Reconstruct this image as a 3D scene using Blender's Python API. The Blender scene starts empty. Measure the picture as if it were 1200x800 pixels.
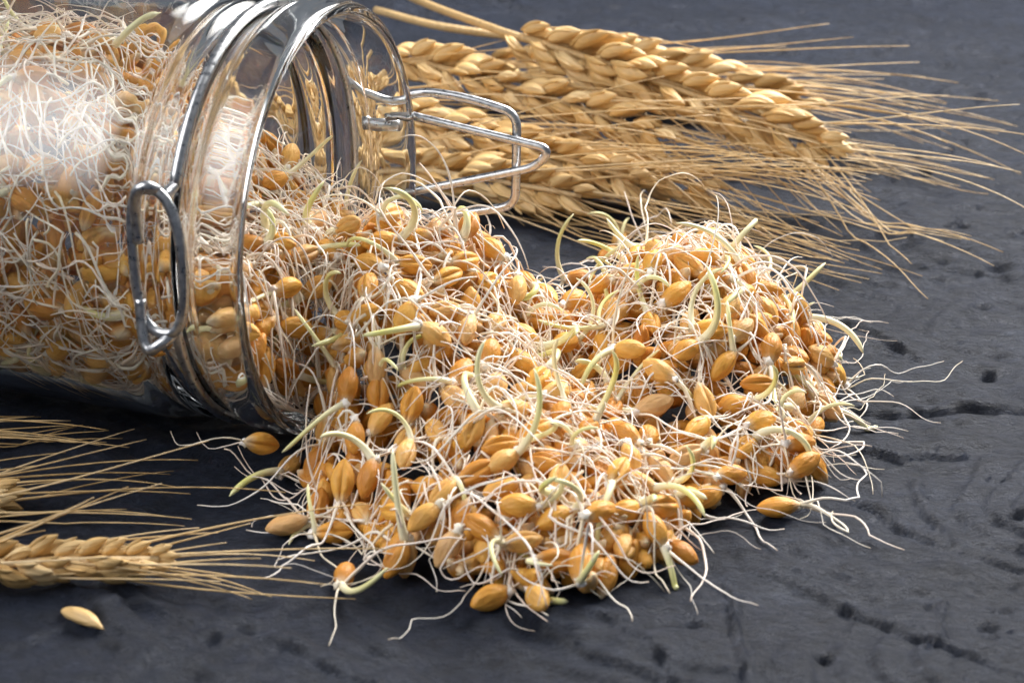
import bpy, math, random
import numpy as np
from mathutils import Vector, Matrix, noise as mnoise

# ------------------------------------------------------------------ camera, world, lights, exposure
MM = 0.001                       # everything below is written in millimetres
sc = bpy.context.scene
PITCH = math.radians(23.0)
CAM_H = 188.5
CAM_D = CAM_H / math.sin(PITCH)
FPX = 600 / math.tan(math.radians(13.0))
CAM = np.array([0, -CAM_D * math.cos(PITCH), CAM_H])
cam_d = bpy.data.cameras.new('camera')
cam = bpy.data.objects.new('camera', cam_d)
sc.collection.objects.link(cam)
cam.location = [c * MM for c in CAM]
cam.rotation_euler = (math.pi / 2 - PITCH, 0, 0)
cam_d.sensor_width = 36
cam_d.lens = 18 / math.tan(math.radians(13.0))
cam_d.clip_start = 0.01
cam_d.clip_end = 20
cam_d.dof.use_dof = True
cam_d.dof.focus_distance = 0.452
cam_d.dof.aperture_fstop = 32
sc.camera = cam

world = bpy.data.worlds.new('World')
sc.world = world
world.use_nodes = True
bgn = world.node_tree.nodes['Background']
bgn.inputs[0].default_value = (0.80, 0.88, 1.0, 1)
bgn.inputs[1].default_value = 0.17


def area_light(name, loc, target, size, power, color):
    l = bpy.data.lights.new(name, 'AREA')
    l.shape = 'RECTANGLE'
    l.size, l.size_y = size[0] * MM, size[1] * MM
    l.energy = power
    l.color = color
    o = bpy.data.objects.new(name, l)
    sc.collection.objects.link(o)
    o.location = [c * MM for c in loc]
    dv = Vector(target) - Vector(loc)
    o.rotation_euler = dv.to_track_quat('-Z', 'Y').to_euler()
    return o


def soften(lamp, power):
    """gradient added to the lamp: bright in the middle, fading to its edges"""
    lamp.data.use_nodes = True
    nt = lamp.data.node_tree
    em = [n for n in nt.nodes if n.type == 'EMISSION'][0]
    g = nt.nodes.new('ShaderNodeNewGeometry'); sp = nt.nodes.new('ShaderNodeSeparateXYZ')
    nt.links.new(g.outputs['Parametric'], sp.inputs[0])
    f = []
    for k in range(2):
        a = nt.nodes.new('ShaderNodeMath'); a.operation = 'MULTIPLY'; a.inputs[1].default_value = math.pi; nt.links.new(sp.outputs[k], a.inputs[0])
        b = nt.nodes.new('ShaderNodeMath'); b.operation = 'SINE'; nt.links.new(a.outputs[0], b.inputs[0]); f.append(b)
    m = nt.nodes.new('ShaderNodeMath'); m.operation = 'MULTIPLY'; nt.links.new(f[0].outputs[0], m.inputs[0]); nt.links.new(f[1].outputs[0], m.inputs[1])
    p = nt.nodes.new('ShaderNodeMath'); p.operation = 'POWER'; p.inputs[1].default_value = power; nt.links.new(m.outputs[0], p.inputs[0])  # falloff added so the lamp's reflection in the glass has soft edges
    nt.links.new(p.outputs[0], em.inputs['Strength'])


soften(area_light('window_light', (320, 380, 470), (20, -10, 10), (560, 460), 28.0, (1.0, 0.97, 0.93)), .8)
soften(area_light('side_window', (-395, -215, 390), (-80, -58, 66), (600, 520), 5.8, (1.0, 0.98, 0.97)), .9)

sc.view_settings.view_transform = 'Standard'
sc.view_settings.look = 'None'
sc.view_settings.exposure = 0.22
sc.view_settings.gamma = 1.0
sc.view_settings.use_curve_mapping = False
sc.cycles.max_bounces = 18
sc.cycles.transmission_bounces = 16
sc.cycles.glossy_bounces = 8
sc.cycles.diffuse_bounces = 4
sc.cycles.transparent_max_bounces = 16
sc.cycles.caustics_refractive = True
sc.cycles.caustics_reflective = True
sc.cycles.blur_glossy = 0.5
sc.cycles.use_denoising = True

RNG = random.Random(7)
NPR = np.random.default_rng(7)

# ------------------------------------------------------------------ helpers
VR = np.array([1., 0, 0])
VD = np.array([0, math.cos(PITCH), -math.sin(PITCH)])
VU = np.array([0, math.sin(PITCH), math.cos(PITCH)])


def ray(px, py):
    return VD + VR * (px - 600) / FPX - VU * (py - 400) / FPX


def at(px, py, z=0.0):
    v = ray(px, py)
    return CAM + v * ((z - CAM[2]) / v[2])


def nrm(v):
    v = np.asarray(v, float)
    return v / (np.linalg.norm(v) + 1e-12)


def sstep(a, b, x):
    t = min(1.0, max(0.0, (x - a) / (b - a)))
    return t * t * (3 - 2 * t)


def mesh_of(name, V, F, mat=None, smooth=True, tcol=None):
    me = bpy.data.meshes.new(name)
    V = np.asarray(V, float) * MM
    me.from_pydata(V.tolist(), [], F if isinstance(F, list) else F.tolist())
    if smooth:
        me.polygons.foreach_set('use_smooth', [True] * len(me.polygons))
    if mat:
        me.materials.append(mat)
    if tcol is not None:
        a = me.attributes.new('along', 'FLOAT', 'POINT')
        a.data.foreach_set('value', np.asarray(tcol, float).tolist())
    me.update()
    return me


def link(name, data, parent=None, loc=None, mat3=None):
    o = bpy.data.objects.new(name, data)
    sc.collection.objects.link(o)
    if parent is not None:
        o.parent = parent
    if mat3 is not None:
        M = Matrix([[mat3[r][c] for c in range(3)] for r in range(3)]).to_4x4()
        o.matrix_basis = Matrix.Translation(Vector([c * MM for c in (loc if loc is not None else (0, 0, 0))])) @ M
    elif loc is not None:
        o.location = [c * MM for c in loc]
    return o


def tag(o, label=None, cat=None, group=None, kind=None):
    if label: o['label'] = label
    if cat: o['category'] = cat
    if group: o['group'] = group
    if kind: o['kind'] = kind
    return o


def tube_data(P, R, sides=6, closed=False, caps=True, base=0):
    """swept tube: returns verts, faces, along"""
    P = np.asarray(P, float)
    n = len(P)
    R = np.broadcast_to(np.asarray(R, float), (n,))
    T = np.zeros_like(P)
    if closed:
        T = np.roll(P, -1, 0) - np.roll(P, 1, 0)
    else:
        T[1:-1] = P[2:] - P[:-2]; T[0] = P[1] - P[0]; T[-1] = P[-1] - P[-2]
    T /= (np.linalg.norm(T, axis=1)[:, None] + 1e-12)
    up = np.array([0, 0, 1.0]) if abs(T[0][2]) < 0.9 else np.array([1.0, 0, 0])
    N = nrm(np.cross(T[0], up))
    V = []; Al = []
    ang = np.linspace(0, 2 * math.pi, sides, endpoint=False)
    ca, sa = np.cos(ang)[:, None], np.sin(ang)[:, None]
    for i in range(n):
        N = N - T[i] * np.dot(N, T[i]); N = nrm(N)
        B = np.cross(T[i], N)
        V.append(P[i] + R[i] * (ca * N + sa * B))
        Al += [i / (n - 1)] * sides
    V = np.concatenate(V)
    F = []
    m = n if closed else n - 1
    for i in range(m):
        a = base + i * sides; b = base + ((i + 1) % n) * sides
        for k in range(sides):
            k2 = (k + 1) % sides
            F.append((a + k, a + k2, b + k2, b + k))
    if caps and not closed:
        F.append(tuple(base + k for k in range(sides))[::-1])
        F.append(tuple(base + (n - 1) * sides + k for k in range(sides)))
    return V, F, Al


def spline(K, n=40, closed=False):
    """Catmull-Rom through control points"""
    K = np.asarray(K, float)
    if closed:
        Q = np.vstack([K[-1], K, K[0], K[1]])
        segs = len(K)
    else:
        Q = np.vstack([2 * K[0] - K[1], K, 2 * K[-1] - K[-2]])
        segs = len(K) - 1
    out = []
    for u in np.linspace(0, segs, n, endpoint=not closed):
        i = min(int(u), segs - 1); t = u - i
        p0, p1, p2, p3 = Q[i:i + 4]
        out.append(0.5 * ((2 * p1) + (-p0 + p2) * t + (2 * p0 - 5 * p1 + 4 * p2 - p3) * t * t + (-p0 + 3 * p1 - 3 * p2 + p3) * t ** 3))
    return np.array(out)


def fillet(K, rad, closed=False, seg=6):
    """polyline with rounded corners"""
    K = [np.asarray(k, float) for k in K]
    out = []
    n = len(K)
    for i, k in enumerate(K):
        if not closed and i in (0, n - 1):
            out.append(k); continue
        a, b = K[i - 1], K[(i + 1) % n]
        r = rad[i] if isinstance(rad, (list, tuple)) else rad
        da, db = nrm(a - k), nrm(b - k)
        r = min(r, np.linalg.norm(a - k) * .49, np.linalg.norm(b - k) * .49)
        p, q = k + da * r, k + db * r
        for t in np.linspace(0, 1, seg):
            out.append((1 - t) ** 2 * p + 2 * t * (1 - t) * k + t * t * q)
    return np.array(out)


# ------------------------------------------------------------------ materials
def new_mat(name):
    m = bpy.data.materials.new(name)
    m.use_nodes = True
    nt = m.node_tree
    return m, nt, nt.nodes['Principled BSDF']


def nd(nt, typ, **kw):
    n = nt.nodes.new(typ)
    for k, v in kw.items():
        setattr(n, k, v)
    return n


def ramp(nt, stops):
    r = nd(nt, 'ShaderNodeValToRGB')
    el = r.color_ramp.elements
    while len(el) < len(stops): el.new(0.5)
    for e, (p, c) in zip(el, stops):
        e.position = p; e.color = (*c, 1)
    return r


def mapping(nt, scale, rot=(0, 0, 0), coord='Object'):
    tc = nd(nt, 'ShaderNodeTexCoord')
    mp = nd(nt, 'ShaderNodeMapping')
    mp.inputs['Scale'].default_value = scale
    mp.inputs['Rotation'].default_value = rot
    nt.links.new(tc.outputs[coord], mp.inputs[0])
    return mp


def mat_slate():
    m, nt, b = new_mat('dark_plaster')
    L = nt.links.new
    mp = mapping(nt, (1, 1, 1))
    mp2 = mapping(nt, (1, 1.35, 1), (0, 0, math.radians(38)))
    n1 = nd(nt, 'ShaderNodeTexNoise'); n1.inputs['Scale'].default_value = 22; n1.inputs['Detail'].default_value = 8; n1.inputs['Roughness'].default_value = .62
    n2 = nd(nt, 'ShaderNodeTexNoise'); n2.inputs['Scale'].default_value = 210; n2.inputs['Detail'].default_value = 8; n2.inputs['Roughness'].default_value = .78
    n3 = nd(nt, 'ShaderNodeTexNoise'); n3.inputs['Scale'].default_value = 1100; n3.inputs['Detail'].default_value = 6; n3.inputs['Roughness'].default_value = .8
    L(mp2.outputs[0], n1.inputs[0]); L(mp2.outputs[0], n2.inputs[0]); L(mp.outputs[0], n3.inputs[0])
    r1 = ramp(nt, [(.36, (.008, .012, .023)), (.47, (.019, .027, .050)), (.54, (.031, .042, .075)), (.64, (.072, .092, .148))])
    mx = nd(nt, 'ShaderNodeMix', data_type='FLOAT'); mx.inputs[0].default_value = .72
    L(n1.outputs[0], mx.inputs[2]); L(n2.outputs[0], mx.inputs[3])
    mf = nd(nt, 'ShaderNodeMix', data_type='FLOAT'); mf.inputs[0].default_value = .30; L(mx.outputs[0], mf.inputs[2]); L(n3.outputs[0], mf.inputs[3])
    L(mf.outputs[0], r1.inputs[0])
    vo = nd(nt, 'ShaderNodeTexVoronoi'); vo.inputs['Scale'].default_value = 70; L(mp.outputs[0], vo.inputs[0])
    rv = ramp(nt, [(.03, (0, 0, 0)), (.09, (1, 1, 1))]); L(vo.outputs[0], rv.inputs[0])
    L(r1.outputs[0], b.inputs['Base Color'])
    rr = ramp(nt, [(.35, (.66, .66, .66)), (.65, (.48, .48, .48))]); L(n2.outputs[0], rr.inputs[0]); L(rr.outputs[0], b.inputs['Roughness'])
    b.inputs['Specular IOR Level'].default_value = .30
    add = nd(nt, 'ShaderNodeMath', operation='ADD'); L(n2.outputs[0], add.inputs[0])
    mu = nd(nt, 'ShaderNodeMath', operation='MULTIPLY'); mu.inputs[1].default_value = .40; L(n3.outputs[0], mu.inputs[0]); L(mu.outputs[0], add.inputs[1])
    mu2 = nd(nt, 'ShaderNodeMath', operation='MULTIPLY'); mu2.inputs[1].default_value = .5; L(rv.outputs[0], mu2.inputs[0])
    add2 = nd(nt, 'ShaderNodeMath', operation='ADD'); L(add.outputs[0], add2.inputs[0]); L(mu2.outputs[0], add2.inputs[1])
    bp = nd(nt, 'ShaderNodeBump'); bp.inputs['Strength'].default_value = 1.0; bp.inputs['Distance'].default_value = .0085
    L(add2.outputs[0], bp.inputs['Height']); L(bp.outputs[0], b.inputs['Normal'])
    return m


def mat_glass():
    m, nt, b = new_mat('clear_glass')
    b.inputs['Base Color'].default_value = (.965, .985, .985, 1)
    b.inputs['Roughness'].default_value = .0
    b.inputs['IOR'].default_value = 1.48
    b.inputs['Transmission Weight'].default_value = 1
    return m


def mat_steel():
    m, nt, b = new_mat('galvanised_wire')
    L = nt.links.new
    b.inputs['Metallic'].default_value = 1
    mp = mapping(nt, (1, 1, 1))
    n = nd(nt, 'ShaderNodeTexNoise'); n.inputs['Scale'].default_value = 900; n.inputs['Detail'].default_value = 4
    L(mp.outputs[0], n.inputs[0])
    r = ramp(nt, [(.3, (.40, .41, .43)), (.7, (.62, .63, .65))]); L(n.outputs[0], r.inputs[0]); L(r.outputs[0], b.inputs['Base Color'])
    r2 = ramp(nt, [(.3, (.24, .24, .24)), (.7, (.42, .42, .42))]); L(n.outputs[0], r2.inputs[0]); L(r2.outputs[0], b.inputs['Roughness'])
    return m


def mat_kernel():
    m, nt, b = new_mat('wet_wheat_kernel')
    L = nt.links.new
    oi = nd(nt, 'ShaderNodeObjectInfo')
    mp = mapping(nt, (620, 620, 260))
    n = nd(nt, 'ShaderNodeTexNoise'); n.inputs['Scale'].default_value = 1; n.inputs['Detail'].default_value = 5
    L(mp.outputs[0], n.inputs[0])
    geo = nd(nt, 'ShaderNodeNewGeometry')
    add = nd(nt, 'ShaderNodeMath', operation='ADD'); L(oi.outputs['Random'], add.inputs[0]); L(geo.outputs['Random Per Island'], add.inputs[1])
    fr = nd(nt, 'ShaderNodeMath', operation='FRACT'); L(add.outputs[0], fr.inputs[0])
    r = ramp(nt, [(0, (.58, .24, .035)), (.25, (.72, .34, .055)), (.6, (.80, .43, .080)), (.82, (.76, .45, .15)), (1, (.68, .42, .20))])
    L(fr.outputs[0], r.inputs[0])
    rn = ramp(nt, [(.3, (.80, .72, .60)), (.68, (1.0, 1.0, 1.0))]); L(n.outputs[0], rn.inputs[0])
    mx = nd(nt, 'ShaderNodeMix', data_type='RGBA', blend_type='MULTIPLY'); mx.inputs[0].default_value = .8
    L(r.outputs[0], mx.inputs[6]); L(rn.outputs[0], mx.inputs[7])
    # pale germ end
    at_ = nd(nt, 'ShaderNodeAttribute'); at_.attribute_name = 'along'
    rg = ramp(nt, [(.74, (0, 0, 0)), (.97, (1, 1, 1))]); L(at_.outputs['Fac'], rg.inputs[0])
    mg = nd(nt, 'ShaderNodeMix', data_type='RGBA'); L(rg.outputs[0], mg.inputs[0]); L(mx.outputs[2], mg.inputs[6]); mg.inputs[7].default_value = (.66, .52, .34, 1)
    L(mg.outputs[2], b.inputs['Base Color'])
    b.inputs['Roughness'].default_value = .5
    b.inputs['Specular IOR Level'].default_value = .4
    b.inputs['Subsurface Weight'].default_value = .18
    b.inputs['Subsurface Radius'].default_value = (1, .45, .15)
    b.inputs['Subsurface Scale'].default_value = .0012
    bp = nd(nt, 'ShaderNodeBump'); bp.inputs['Strength'].default_value = .9; bp.inputs['Distance'].default_value = .0009
    L(n.outputs[0], bp.inputs['Height']); L(bp.outputs[0], b.inputs['Normal'])
    return m


def mat_root():
    m, nt, b = new_mat('white_rootlet')
    L = nt.links.new
    oi = nd(nt, 'ShaderNodeObjectInfo'); geo = nd(nt, 'ShaderNodeNewGeometry')
    add = nd(nt, 'ShaderNodeMath', operation='ADD'); L(oi.outputs['Random'], add.inputs[0]); L(geo.outputs['Random Per Island'], add.inputs[1])
    fr = nd(nt, 'ShaderNodeMath', operation='FRACT'); L(add.outputs[0], fr.inputs[0])
    r = ramp(nt, [(0, (.86, .72, .62)), (.3, (.91, .82, .74)), (.65, (.95, .91, .86)), (1, (.89, .80, .63))])
    L(fr.outputs[0], r.inputs[0])
    al = nd(nt, 'ShaderNodeAttribute'); al.attribute_name = 'along'
    ra = ramp(nt, [(0, (.98, .92, .80)), (.3, (1, 1, 1)), (.9, (1, 1, 1)), (1, (.95, .86, .76))]); L(al.outputs['Fac'], ra.inputs[0])
    mr = nd(nt, 'ShaderNodeMix', data_type='RGBA', blend_type='MULTIPLY'); mr.inputs[0].default_value = 1
    L(r.outputs[0], mr.inputs[6]); L(ra.outputs[0], mr.inputs[7]); L(mr.outputs[2], b.inputs['Base Color'])
    b.inputs['Roughness'].default_value = .34
    return m


def mat_shoot():
    m, nt, b = new_mat('pale_green_shoot')
    L = nt.links.new
    at_ = nd(nt, 'ShaderNodeAttribute'); at_.attribute_name = 'along'
    oi = nd(nt, 'ShaderNodeObjectInfo')
    r = ramp(nt, [(0, (.86, .80, .66)), (.30, (.85, .80, .42)), (.7, (.74, .73, .20)), (1, (.78, .78, .42))])
    L(at_.outputs['Fac'], r.inputs[0])
    mx = nd(nt, 'ShaderNodeMix', data_type='RGBA'); mx.inputs[7].default_value = (.88, .82, .58, 1)
    mm = nd(nt, 'ShaderNodeMath', operation='MULTIPLY'); mm.inputs[1].default_value = .75; L(oi.outputs['Random'], mm.inputs[0]); L(mm.outputs[0], mx.inputs[0])
    L(r.outputs[0], mx.inputs[6]); L(mx.outputs[2], b.inputs['Base Color'])
    b.inputs['Roughness'].default_value = .33
    return m


def mat_straw(name, c0, c1, c2):
    m, nt, b = new_mat(name)
    L = nt.links.new
    oi = nd(nt, 'ShaderNodeObjectInfo')
    mp = mapping(nt, (1100, 1100, 70))
    n = nd(nt, 'ShaderNodeTexNoise'); n.inputs['Scale'].default_value = 1; n.inputs['Detail'].default_value = 6
    L(mp.outputs[0], n.inputs[0])
    mx = nd(nt, 'ShaderNodeMix', data_type='FLOAT'); mx.inputs[0].default_value = .45
    L(n.outputs[0], mx.inputs[2]); L(oi.outputs['Random'], mx.inputs[3])
    r = ramp(nt, [(.2, c0), (.5, c1), (.8, c2)]); L(mx.outputs[0], r.inputs[0]); L(r.outputs[0], b.inputs['Base Color'])
    b.inputs['Roughness'].default_value = .45
    bp = nd(nt, 'ShaderNodeBump'); bp.inputs['Strength'].default_value = .9; bp.inputs['Distance'].default_value = .0007
    L(n.outputs[0], bp.inputs['Height']); L(bp.outputs[0], b.inputs['Normal'])
    return m


M_SLATE, M_GLASS, M_STEEL = mat_slate(), mat_glass(), mat_steel()
M_KERNEL, M_ROOT, M_SHOOT = mat_kernel(), mat_root(), mat_shoot()
M_HUSK = mat_straw('golden_husk', (.52, .31, .105), (.70, .47, .20), (.82, .62, .34))
M_AWN = mat_straw('straw_awn', (.50, .32, .13), (.66, .46, .22), (.80, .62, .38))
M_STEM = mat_straw('straw_stem', (.50, .32, .13), (.66, .46, .22), (.76, .58, .34))

# ------------------------------------------------------------------ the dark plaster surface
def vnoise(X, Y, seed):
    """smooth value noise on arrays"""
    r = np.random.default_rng(seed); T = r.random((256, 256))
    xi, yi = np.floor(X).astype(int), np.floor(Y).astype(int)
    fx, fy = X - xi, Y - yi
    fx = fx * fx * (3 - 2 * fx); fy = fy * fy * (3 - 2 * fy)
    g = lambda a, b: T[a % 256, b % 256]
    return (g(xi, yi) * (1 - fx) + g(xi + 1, yi) * fx) * (1 - fy) + (g(xi, yi + 1) * (1 - fx) + g(xi + 1, yi + 1) * fx) * fy


def axis_coords(lo, a, b, hi, fine, coarse, grow=1.02):
    l = []; x = a
    st = fine
    while x > lo: x -= st; st = min(coarse, st * 1.06); l.append(x)
    mid = list(np.arange(a, b, fine)); r = []; x = b; st = fine
    while x < hi: r.append(x); st = min(coarse, st * grow); x += st
    return np.array(l[::-1] + mid + r)


xs = axis_coords(-520, -95, 115, 520, .8, 14, 1.012)
ys = axis_coords(-330, -150, 70, 900, .75, 14, 1.005)
X, Y = np.meshgrid(xs, ys)
th = math.radians(-30)
U = X * math.cos(th) + Y * math.sin(th); W = -X * math.sin(th) + Y * math.cos(th)
Wp = W + 9 * (vnoise(X / 31, Y / 31, 3) - .5) + 3 * (vnoise(X / 9, Y / 9, 4) - .5)
Z = 1.1 * (vnoise(U / 60, Wp / 30, 11) - .5) + .8 * (vnoise(U / 24, Wp / 12, 12) - .5) + .95 * (vnoise(U / 9, Wp / 5, 13) - .5) * (.35 + 1.3 * vnoise(X / 40, Y / 40, 15)) + .55 * (vnoise(U / 3.6, Wp / 2.2, 14) - .5) * (.3 + 1.4 * vnoise(X / 30, Y / 30, 16))
# trowel laps: a plateau that ends in a sharp step
lap = vnoise(U / 46, Wp / 20, 21)
for lv, hgt in ((.30, .6), (.45, .8), (.60, .8), (.74, .6)):
    Z += hgt * (1 / (1 + np.exp(-(lap - lv) / .005))) - hgt * .5
lap2 = vnoise(U / 22 + 9, Wp / 12 + 5, 22)
Z += .5 / (1 + np.exp(-(lap2 - .62) / .01)) + .35 / (1 + np.exp(-(lap2 - .45) / .01))


def seg_dist(pts):
    best = np.full(X.shape, 1e9); side = np.zeros(X.shape)
    wx = X + 3 * (vnoise(X / 7, Y / 7, 31) - .5) + .5 * (vnoise(X / 2, Y / 2, 33) - .5); wy = Y + 3 * (vnoise(X / 7, Y / 7, 32) - .5) + .5 * (vnoise(X / 2, Y / 2, 34) - .5)
    for (x0, y0), (x1, y1) in zip(pts[:-1], pts[1:]):
        dx, dy = x1 - x0, y1 - y0
        t = np.clip(((wx - x0) * dx + (wy - y0) * dy) / (dx * dx + dy * dy), 0, 1)
        qx, qy = wx - x0 - t * dx, wy - y0 - t * dy
        dd = np.hypot(qx, qy); cr = np.sign(dx * qy - dy * qx)
        k = dd < best; best[k] = dd[k]; side[k] = cr[k]
    return best, side


for line, dep, wid in (
    (((870, 330), (930, 345), (1000, 385), (1060, 405)), .8, 1.3),
    (((960, 474), (1060, 478), (1130, 474), (1260, 472)), 1.0, .9),
    (((1010, 520), (1060, 528), (1085, 520), (1130, 526)), .8, .6),
    (((985, 575), (1080, 618), (1120, 632), (1240, 640)), .7, 1.1),
    (((815, 655), (850, 690), (857, 770), (880, 812)), .9, .7),
    (((1000, 705), (1060, 740), (1110, 760), (1190, 795)), .9, .9),
    (((1060, 560), (1130, 640), (1200, 655)), .6, .8),
    (((700, 715), (760, 750), (800, 800)), .6, .8),
    (((1080, 760), (1110, 742), (1112, 700)), .5, .5),
    (((940, 320), (1030, 300), (1200, 270)), .5, 1.0),
    (((20, 765), (150, 720), (300, 735), (420, 790)), .6, 1.0)):
    g = [tuple(at(*q)[:2]) for q in line]
    dd, side = seg_dist(g)
    Z += (.6 + 1.1 * vnoise(X / 9, Y / 9, 35)) * (-.62 * dep * np.exp(-(dd / (.48 * wid)) ** 2) + .9 * dep * np.exp(-((dd - 2.0 * wid) / (1.5 * wid)) ** 2) * (side > 0))
# pits
pr = np.random.default_rng(5)
pit_px = [(1175, 312, 3.2, 2.2), (1160, 425, 1.6, 1.5), (1030, 280, 1.8, 1.2), (990, 235, 1.4, 1), (1085, 195, 1.2, 1), (1150, 110, 2.2, 1.6), (1010, 540, 2, 1.2), (967, 767, 1.6, 1.4), (1160, 718, 1.1, 1), (1182, 700, 1.1, 1), (1190, 605, 1.2, 1), (930, 60, 1.5, 1.2), (700, 18, 1.6, 1), (250, 745, 1.5, 1)]
pits = [(*at(a, b)[:2], r, d) for a, b, r, d in pit_px]
for _ in range(230):
    a, b = pr.uniform(500, 1230), pr.uniform(-10, 330) if pr.random() < .72 else pr.uniform(330, 800)
    g = at(a, b); k = 1.0 + max(0, g[1]) / 170; pits.append((*g[:2], k * (.4 + 1.2 * pr.random() ** 2.4), k * pr.uniform(.5, 1.2)))
for x0, y0, r, d in pits:
    i0, i1 = np.searchsorted(ys, [y0 - 4 * r, y0 + 4 * r]); j0, j1 = np.searchsorted(xs, [x0 - 4 * r, x0 + 4 * r])
    sx, sy = X[i0:i1, j0:j1] - x0, Y[i0:i1, j0:j1] - y0
    q = np.hypot(sx * (1 + .35 * math.sin(x0)), sy) + .5 * r * (vnoise(X[i0:i1, j0:j1] / (.9 * r), Y[i0:i1, j0:j1] / (.9 * r), 41) - .5)
    Z[i0:i1, j0:j1] -= d / (1 + np.exp((q - r) / (.16 * r)))
Z *= 1.25
Z -= 1.2


def gz(x, y):
    """height of the plaster at a point"""
    i = min(max(int(np.searchsorted(ys, y)) - 1, 0), len(ys) - 2); j = min(max(int(np.searchsorted(xs, x)) - 1, 0), len(xs) - 2)
    return max(Z[i, j], Z[i + 1, j], Z[i, j + 1], Z[i + 1, j + 1])


V = np.stack([X.ravel(), Y.ravel(), Z.ravel()], 1)
nx, ny = len(xs), len(ys)
idx = np.arange(nx * ny).reshape(ny, nx)
F = np.stack([idx[:-1, :-1].ravel(), idx[:-1, 1:].ravel(), idx[1:, 1:].ravel(), idx[1:, :-1].ravel()], 1)
ground = link('ground', mesh_of('ground', V, F, M_SLATE))
tag(ground, 'dark blue grey trowelled plaster surface with pits and ridges', kind='structure')

# ------------------------------------------------------------------ the glass jar
ZC = 42.6
MC = np.array([-34.0, -40.6, ZC])          # centre of the mouth
AXA = math.radians(20.0)
AX = np.array([math.cos(AXA), -math.sin(AXA), 0])    # towards the mouth
LT = np.array([math.sin(AXA), math.cos(AXA), 0])     # lateral, away from the camera
UP = np.array([0, 0, 1.0])


def jar(s, l, z):
    """s mm behind the mouth, l lateral, z above the axis"""
    return MC - AX * s + LT * l + UP * z


outer = [(0.0, 39.9), (0.0, 40.9), (.25, 41.6), (.9, 42.0), (2.0, 42.2), (5, 42.25), (8.2, 42.1), (9.3, 41.7), (9.9, 41.0), (10.4, 40.2), (11.4, 39.7), (13, 39.5), (16.5, 39.5), (17.6, 39.8), (18.4, 40.5), (19.2, 41.1), (20.2, 41.2), (21.2, 40.8), (22, 40.3), (23, 40.3), (24, 40.8), (25.2, 41.7), (26.6, 42.2), (29, 42.5), (35, 42.55), (60, 42.55), (100, 42.55), (124, 42.5), (128.5, 41.8), (131.5, 39.8), (133, 36), (133, 30), (131.5, 20), (131, 0.01)]
inner = [(127, 0.01), (127.2, 22), (127.4, 32), (126, 37), (122, 39.2), (116, 39.5), (60, 39.5), (32, 39.5), (29, 39.2), (26.5, 38.3), (24, 37.4), (20, 37.0), (17, 36.9), (15.6, 37.0), (14.8, 37.5), (14.2, 38.3), (13.4, 38.8), (12, 39.0), (6, 39.1), (1.6, 39.25), (.5, 39.4)]


def smooth_profile(pr, k=2):
    P = np.array(pr, float)
    for _ in range(k):
        Q = [P[0]]
        for a, b in zip(P[:-1], P[1:]):
            Q += [a * .75 + b * .25, a * .25 + b * .75]
        Q.append(P[-1]); P = np.array(Q)
    return P


po, pi_ = smooth_profile(outer, 1), smooth_profile(inner, 1)
prof = np.vstack([po, pi_])
NS = 128
V = []; F = []
for s, r in prof:
    a = np.linspace(0, 2 * math.pi, NS, endpoint=False)
    wob = 1 + .0012 * np.sin(3 * a + s * .05) + .0008 * np.sin(7 * a + s * .11)
    V.append(np.array([0, 0, 0]) - AX * s + (r * wob * np.cos(a))[:, None] * LT + (r * wob * np.sin(a))[:, None] * UP)
V = np.concatenate(V)
n = len(prof)
for i in range(n):
    i2 = (i + 1) % n
    if i == len(po) - 1: continue
    if i == n - 1: i2 = 0
    for k in range(NS):
        k2 = (k + 1) % NS
        F.append((i * NS + k, i2 * NS + k, i2 * NS + k2, i * NS + k2))
base_o = (len(po) - 1) * NS
F.append(tuple(base_o + k for k in range(NS))); F.append(tuple(len(po) * NS + k for k in range(NS))[::-1])
V[:, :] += [0, 0, ZC]
jar_root = link('glass_jar', None, loc=(MC[0], MC[1], 0))
tag(jar_root, 'clear glass clip top jar lying open on its side with sprouted grains inside', 'jar')
jar_me = mesh_of('glass_body', V, F, M_GLASS)
glass = link('glass_body', jar_me, jar_root)
import bmesh
bm = bmesh.new(); bm.from_mesh(jar_me); bmesh.ops.recalc_face_normals(bm, faces=bm.faces); bm.to_mesh(jar_me); bm.free()


def jar_tube(name, P, r, parent=None, sides=12, closed=False):
    P = np.asarray(P) - np.array([MC[0], MC[1], 0])
    V, F, A = tube_data(P, r, sides, closed)
    return link(name, mesh_of(name, V, F, M_STEEL), parent or jar_root)


WR = 1.05
ringS, ringR = 14.2, 40.75
ang = lambda dgr: math.radians(dgr)


def ring_pt(dgr, s=ringS, r=ringR):
    # 0 = far side, 90 = top, 180 = near side
    return jar(s, r * math.cos(ang(dgr)), r * math.sin(ang(dgr)))


# neck wire: from the top hook of the near clasp over the top, round the far side, under, to the lower hook
neck = [ring_pt(a) for a in np.linspace(155, -168, 110)]
neck_wire = jar_tube('neck_wire', neck, WR)
# clasp loop: a tall oval standing against the near side
LC = -(43.4)
def near(s, z, l=LC): return jar(s, l, z)
oval = []
for a in np.linspace(0, 2 * math.pi, 60, endpoint=False):
    c, s_ = math.cos(a), math.sin(a)
    oval.append(near(14.6 - 4.9 * np.sign(c) * abs(c) ** .75 + (.8 if s_ > 0 else -.2) * abs(s_), 5.2 + 13.6 * np.sign(s_) * abs(s_) ** .8, LC - .4))
clasp = jar_tube('clasp_loop', oval, 1.0, closed=True)
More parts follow.
